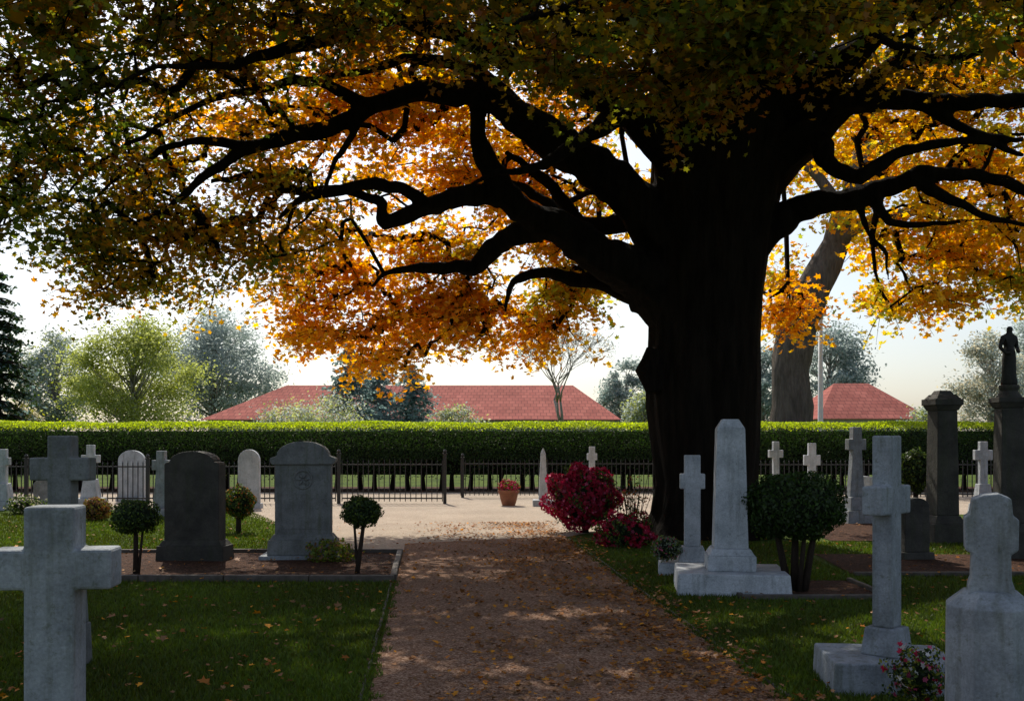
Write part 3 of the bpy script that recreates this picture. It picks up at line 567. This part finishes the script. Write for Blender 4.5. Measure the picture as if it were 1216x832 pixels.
limbs=[
 [(810,370,16.6,42),(752,325,16.4,29),(700,290,16.2,24),(640,265,15.8,19),(592,225,15.5,15),(572,175,15.3,11),(563,120,15.1,8),(575,60,14.9,7),(600,-10,14.6,5)],
 [(595,232,15.5,14),(545,232,15.3,12),(500,243,15.1,11),(455,265,15,8),(450,240,14.8,6),(400,226,14.6,6),(355,228,14.4,6),(300,210,14.2,5),(250,216,14,3)],
 [(510,243,15.1,9),(470,218,14.6,8),(420,224,14.3,7),(360,236,14,5),(330,260,13.8,2)],
 [(645,268,15.9,16),(600,283,16.1,13),(562,316,16.2,10),(515,318,16.2,7),(470,318,16.2,4),(440,340,16.2,2)],
 [(810,290,16.6,36),(745,235,16.4,27),(685,185,16,22),(620,140,15.5,18),(570,112,15,16),(510,108,14.6,12),(440,128,14.2,10),(360,158,13.8,9),(290,180,13.4,7),(230,220,13,5),(190,260,12.8,2)],
 [(820,190,16.6,36),(735,120,15.8,20),(650,80,15,15),(560,50,14,12),(470,22,13.2,10),(380,50,12.4,8),(290,75,11.8,6),(200,80,11.2,4),(110,120,10.8,2)],
 [(740,130,16,14),(700,160,15,10),(650,195,14.3,7),(600,205,13.8,4),(550,225,13.4,2)],
 [(770,350,17,15),(710,335,17.2,10),(650,325,17.2,7),(610,335,17.2,5),(600,370,17.2,2)],
 [(780,260,17,16),(690,270,17.2,10),(650,215,17.2,7),(600,180,17,3)],
 [(880,295,16.6,28),(935,255,16.3,17),(985,238,16,14),(1040,225,15.7,12),(1090,213,15.4,10),(1150,207,15.1,8),(1220,228,14.8,6),(1290,262,14.5,3)],
 [(890,220,16.6,36),(970,152,16,24),(1010,120,15.6,17),(1060,120,15.2,14),(1130,122,14.8,11),(1216,116,14.2,8),(1300,130,13.8,4)],
 [(890,150,16.6,40),(965,100,15.8,27),(1020,55,15.3,18),(1055,20,15,15),(1100,-40,14.5,12),(1180,-110,14,6)],
 [(960,165,15.9,16),(985,195,15.4,11),(1020,212,15,9),(1080,180,14.8,7),(1150,165,14.5,5),(1216,185,14.2,3)],
 [(1085,213,15.4,9),(1130,235,15.2,6),(1180,262,15,4),(1225,270,14.8,2)],
 [(1030,228,15.7,9),(1055,265,15.9,5),(1100,268,16,3.5),(1150,262,16.2,2)],
 [(1020,228,15.8,6),(1028,270,16,3.5),(1048,300,16,2.5),(1055,335,16.1,1.3)],
 [(1000,120,15.6,12),(1060,75,15.2,9),(1130,70,14.8,6),(1200,50,14.4,3)],
 [(1100,125,15,9),(1150,160,14.6,6),(1216,165,14.2,3)],
 [(620,135,15.4,11),(560,80,15.2,8),(480,70,15,6),(400,90,14.8,4),(330,100,14.6,2)],
 [(440,128,14.2,8),(380,100,14,6),(300,110,13.7,5),(220,130,13.3,4),(120,190,13,3),(60,250,12.8,2)],
 [(300,177,13.5,7),(250,165,13.3,5),(180,180,13,4),(110,240,12.8,2)],
 [(430,130,14.2,6),(400,190,14,4),(380,240,14,3),(340,280,14,1.5)],
 [(690,287,16.2,9),(650,240,16.4,7),(600,215,16.6,4)],
 [(840,60,16.6,50),(760,-20,15.5,34),(650,-70,14,22),(520,-100,12.5,15),(400,-110,11.5,9)],
 [(860,60,16.6,50),(900,-60,15.2,34),(950,-150,13.5,22),(1000,-200,12,12)],
 [(850,40,16.6,50),(840,-80,17.5,36),(800,-170,18,20)],
 [(850,80,15.8,34),(800,20,13.2,18),(740,0,11,12),(660,10,9.4,6),(600,30,8.4,3)],
 [(880,80,15.8,30),(930,30,13.4,17),(980,20,11.4,11),(1040,40,10,6),(1100,60,9,3)],
]
nodes=[]
for li,L_ in enumerate(limbs):
    P=[W(a,b_,c)-O for a,b_,c,d in L_]; R=[d*c/F for a,b_,c,d in L_]
    PP=[];RR=[]
    for k in range(len(P)-1):
        p0=P[max(k-1,0)];p1=P[k];p2=P[k+1];p3=P[min(k+2,len(P)-1)]
        for s_ in range(6):
            u=s_/6; q=0.5*((2*p1)+(p2-p0)*u+(2*p0-5*p1+4*p2-p3)*u*u+(-p0+3*p1-3*p2+p3)*u**3)
            q=q.lerp(p1.lerp(p2,u),.45)
            rr=R[k]*(1-u)+R[k+1]*u
            q=q+mnoise.noise_vector(q*1.3+Vector((li*7,0,0)))*min(.11,.06+rr*.2)+mnoise.noise_vector(q*3.7+Vector((li*3,5,0)))*.05; PP.append(q); RR.append(rr*(1+.12*random.uniform(-1,1)))
    PP.append(P[-1]); RR.append(R[-1]); mb.tube(PP,RR,10,.3)
    for q,rr in zip(PP[6:],RR[6:]): nodes.append(np.array(q))
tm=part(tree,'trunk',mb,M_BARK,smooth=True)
rm=tm.modifiers.new('remesh','REMESH'); rm.mode='VOXEL'; rm.voxel_size=.03; rm.use_smooth_shade=True
sm=tm.modifiers.new('smooth','SMOOTH'); sm.iterations=2; sm.factor=.5
BL=[
 (120,0,11.5,2.4,1.6,1.0,62,'dk'),(330,-35,11.5,2.2,1.6,.8,45,'dk'),(560,-25,11,1.9,1.4,.6,45,'dk2'),(760,15,9.8,1.6,1.2,.5,58,'dk2'),(900,20,10.2,1.2,1.3,.5,45,'dk2'),(1150,-15,11.5,1.9,1.5,.8,50,'dk2'),(840,75,11,.9,.9,.42,40,'dk2'),(700,60,11,1.0,.8,.35,22,'dk2'),
 (0,60,12,1.8,1.8,1.5,56,'gr'),
 (60,180,13,1.6,1.6,.95,60,'gr'),(0,262,12.6,1.1,1.2,.40,24,'gr'),(150,265,13.2,1.2,1.3,.75,42,'mix'),(200,140,14,1.8,1.5,1.2,66,'mix'),(250,310,14.4,1.0,1.1,.6,34,'mix'),(330,240,15.2,1.4,1.2,.8,46,'mix'),(60,295,12.8,.7,.8,.2,12,'gr'),(160,335,13.4,.7,.8,.22,12,'mix'),
 (380,110,16.6,2.0,1.3,1.2,80,'or'),(500,150,17.4,1.9,1.1,1.2,82,'or'),(420,40,15.8,2,1.2,.9,58,'mix'),
 (420,320,18.2,1.4,.8,1.0,56,'or'),(500,365,18.4,1.5,.7,.75,62,'yo'),(395,395,18.0,.9,.6,.40,20,'or'),(590,375,18.6,1.2,.6,.6,38,'or'),(640,320,18.7,1.4,.7,.9,48,'yo'),(560,270,18.5,1.5,.7,.9,56,'yo'),(690,345,18.8,.9,.6,.55,28,'yg'),(470,430,18.1,.7,.45,.22,11,'or'),(640,400,18.6,.6,.5,.25,10,'or'),(350,360,17.8,.4,.6,.5,10,'or'),
 (680,230,18.8,1.4,.8,.9,52,'yo'),(620,160,18.6,1.5,.8,1.0,52,'yo'),(700,90,18.5,1.3,.9,1.0,48,'yo'),(560,60,17.2,1.8,1.0,.8,50,'mix'),
 (1010,150,18.4,1.3,1.0,1.0,44,'yo'),(1100,60,17,1.9,1.2,.9,58,'mix'),(1200,110,16.6,1.6,1.1,1.0,54,'yo'),(1110,270,17.6,1.4,.9,.6,34,'yo'),(1200,280,16.8,1.1,.9,.6,30,'yo'),(1080,345,17.4,.8,.7,.42,20,'yo'),(1190,335,16.8,.6,.7,.25,12,'yg'),(925,365,19.2,.45,.6,.5,22,'or'),(1280,220,15.8,1.6,1.3,1.2,40,'yo'),(1150,190,17.4,1.5,.9,.7,36,'yo'),
 (250,-70,13.3,3.2,1.7,1.3,46,'up'),(600,-90,13.9,3.6,1.9,1.5,80,'up'),(900,-130,13.9,3.4,2.1,1.7,88,'up'),(1200,-70,13.9,3.0,1.9,1.4,58,'up'),(620,-170,14.2,3.5,1.3,1.3,26,'up'),(1000,-190,14.2,3.5,1.3,1.5,34,'up'),
 (60,-50,12.3,2.4,1.6,1.2,38,'up'),(300,-180,11,3,2.2,1,30,'up'),(700,-260,10.6,3.5,2.3,1,48,'up'),(1150,-240,11,3.2,2.3,1,38,'up'),
]
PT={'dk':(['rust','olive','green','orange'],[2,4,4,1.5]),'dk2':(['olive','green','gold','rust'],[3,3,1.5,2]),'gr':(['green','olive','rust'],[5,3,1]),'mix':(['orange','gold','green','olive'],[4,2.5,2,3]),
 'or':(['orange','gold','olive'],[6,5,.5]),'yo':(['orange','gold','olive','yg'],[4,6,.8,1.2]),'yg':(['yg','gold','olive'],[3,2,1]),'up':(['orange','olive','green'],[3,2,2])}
KM={'dk':.62,'dk2':.66,'gr':.66,'mix':.85,'or':1.08,'yo':1.1,'yg':1.05,'up':.8}  # scales leaf colour: shaded boughs painted darker, sunlit ones brighter
sp=[];spk=[]
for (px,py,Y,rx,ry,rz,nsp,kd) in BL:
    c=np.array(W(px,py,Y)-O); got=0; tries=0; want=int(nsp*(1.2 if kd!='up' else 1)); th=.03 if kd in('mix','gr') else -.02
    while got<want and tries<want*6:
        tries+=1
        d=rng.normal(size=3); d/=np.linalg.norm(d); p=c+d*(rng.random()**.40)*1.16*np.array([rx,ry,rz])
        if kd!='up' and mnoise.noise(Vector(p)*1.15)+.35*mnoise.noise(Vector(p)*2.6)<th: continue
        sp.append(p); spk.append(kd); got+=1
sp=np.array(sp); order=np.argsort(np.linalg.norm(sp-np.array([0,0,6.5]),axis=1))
cap=len(nodes)+2*len(sp)+5; NP=np.zeros((cap,3)); NP[:len(nodes)]=nodes; cnt=len(nodes); nroot=cnt; par=-np.ones(cap,int); desc=np.zeros(cap,int)
leafC=[];leafN=[];leafS=[];leafK=[]; mbt=MB()
for idx in order:
    p=sp[idx]; q=NP[:cnt]; dd=np.linalg.norm(q-p,axis=1)+0.12*np.linalg.norm(q-np.array([0,0,6.5]),axis=1)
    j=int(np.argmin(dd)); mid=(NP[j]+p)/2+rng.normal(0,.08,3)+np.array([0,0,.06]); NP[cnt]=mid; par[cnt]=j; NP[cnt+1]=p; par[cnt+1]=cnt; cnt+=2
    dirv=p-NP[j]; dirv[2]*=.3; L0=np.linalg.norm(dirv)+1e-6; dirv/=L0; kd=spk[idx]
    big=kd=='up'; glow=kd in('or','yo','yg'); m=22 if big else (42 if glow else 50)
    u=rng.random(m); side=np.cross(dirv,[0,0,1.0])
    if not big:
        for q_ in range(3):
            e=p+dirv*random.uniform(.4,.7)+side*random.uniform(-.35,.35); e[2]-=random.uniform(.05,.18)
            mbt.tube([tuple(p),tuple((p+e)/2+np.array([0,0,.04])),tuple(e)],[.006,.0045,.003],3)
    C=p+dirv*(u*.85-.2)[:,None]+side*(rng.normal(0,.26,m)*(1.1-.5*u))[:,None]+np.stack([rng.normal(0,.1,m),rng.normal(0,.1,m),rng.normal(0,.07,m)-.20*u**2],1)
    leafC.append(C); N=rng.normal(0,.55,(m,3)); N[:,2]+=.75; leafN.append(N); leafS.append(rng.uniform(.18,.27,m) if big else (rng.uniform(.07,.125,m) if glow else rng.uniform(.055,.10,m)))
    nm,wt=PT[kd]; main=PAL[nm[rng.choice(len(nm),p=np.array(wt)/sum(wt))]]
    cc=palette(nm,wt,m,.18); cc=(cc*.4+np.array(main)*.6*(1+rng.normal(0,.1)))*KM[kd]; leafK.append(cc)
for i in range(cnt-1,nroot-1,-1): 
    desc[i]+=1; 
    if par[i]>=nroot: desc[par[i]]+=desc[i]
for i in range(nroot,cnt):
    a=NP[par[i]]; b_=NP[i]; r1=min(.05,.0056*math.sqrt(desc[i])+.003); r0=r1*1.15
    mbt.tube([tuple(a),tuple(b_)],[r0,r1],4)
me=bpy.data.meshes.new('branches'); me.from_pydata(mbt.v,[],mbt.f)
part(tree,'branches',me,M_BARK)
C=np.concatenate(leafC); print('LEAVES',len(C))
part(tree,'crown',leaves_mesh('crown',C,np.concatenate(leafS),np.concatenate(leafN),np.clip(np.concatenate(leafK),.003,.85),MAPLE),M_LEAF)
# ------------------------------------------------------------------ second big tree
Y2=36; O2=Vector(((943-608)*Y2/F,Y2,0)); t=thing('maple_tree','tall grey trunked tree with yellow orange foliage','tree',O2); mb=MB()
def lt(L_,wob=.15):
    P=[W(a,b_,c)-O2 for a,b_,c,d in L_]; R=[d*c/F for a,b_,c,d in L_]
    PP=[];RR=[]
    for k in range(len(P)-1):
        for s_ in range(4):
            u=s_/4; PP.append(P[k].lerp(P[k+1],u)+mnoise.noise_vector(P[k].lerp(P[k+1],u)*.7)*.12); RR.append(R[k]*(1-u)+R[k+1]*u)
    mb.tube(PP+[P[-1]],RR+[R[-1]],14,wob)
lt([(940,578,36,32),(940,520,36,25),(941,440,36,22),(947,380,36,24),(968,338,36,20),(992,290,36,16),(1014,230,36,14),(1032,160,36,11),(1060,60,36,7)])
lt([(990,290,36,9),(1040,260,35,7),(1100,250,34,5),(1160,240,33.5,3)])
lt([(1030,180,36,7),(1090,160,36,5),(1150,170,36,3)])
lt([(1005,255,36,8),(970,210,36.5,6),(930,170,37,4)])
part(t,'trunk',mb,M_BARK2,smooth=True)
C=[];cl=[]
for (px,py,Y,rx,rz,m) in [(1010,190,37.5,2.4,1.6,1100),(1080,180,37,3.0,2.0,1700),(1160,210,36,3.0,2.2,1600),(1090,290,35.5,2.4,1.4,1200),(1170,300,35,2.2,1.4,1100),(1060,355,36,1.3,.7,500),(1200,345,35,1.5,.8,500),(920,200,38,2.0,2.0,900),(1000,80,36,3.5,2.5,1500),(1150,80,36,3.5,2.5,1500),(915,330,38,1.0,1.4,700),(930,390,38,.5,.8,250),(1000,260,34.5,1.2,.9,350)]:
    c=np.array(W(px,py,Y)-O2); ncl=max(5,m//70)
    for q in range(ncl):
        d=rng.normal(size=3); d/=np.linalg.norm(d); cc=c+d*rng.random()**.4*np.array([rx,rx*.7,rz]); mm=m//ncl
        C.append(cc+rng.normal(0,1,(mm,3))*np.array([.45,.45,.22])); cl.append(palette(['yg','gold','orange'],[2,4,2],mm,.2)*random.uniform(.8,1.1))
C=np.concatenate(C); N=rng.normal(0,.5,(len(C),3)); N[:,2]+=.7
part(t,'crown',leaves_mesh('crown',C,rng.uniform(.12,.24,len(C)),N,np.clip(np.concatenate(cl),.003,.85),MAPLE),M_LEAF)
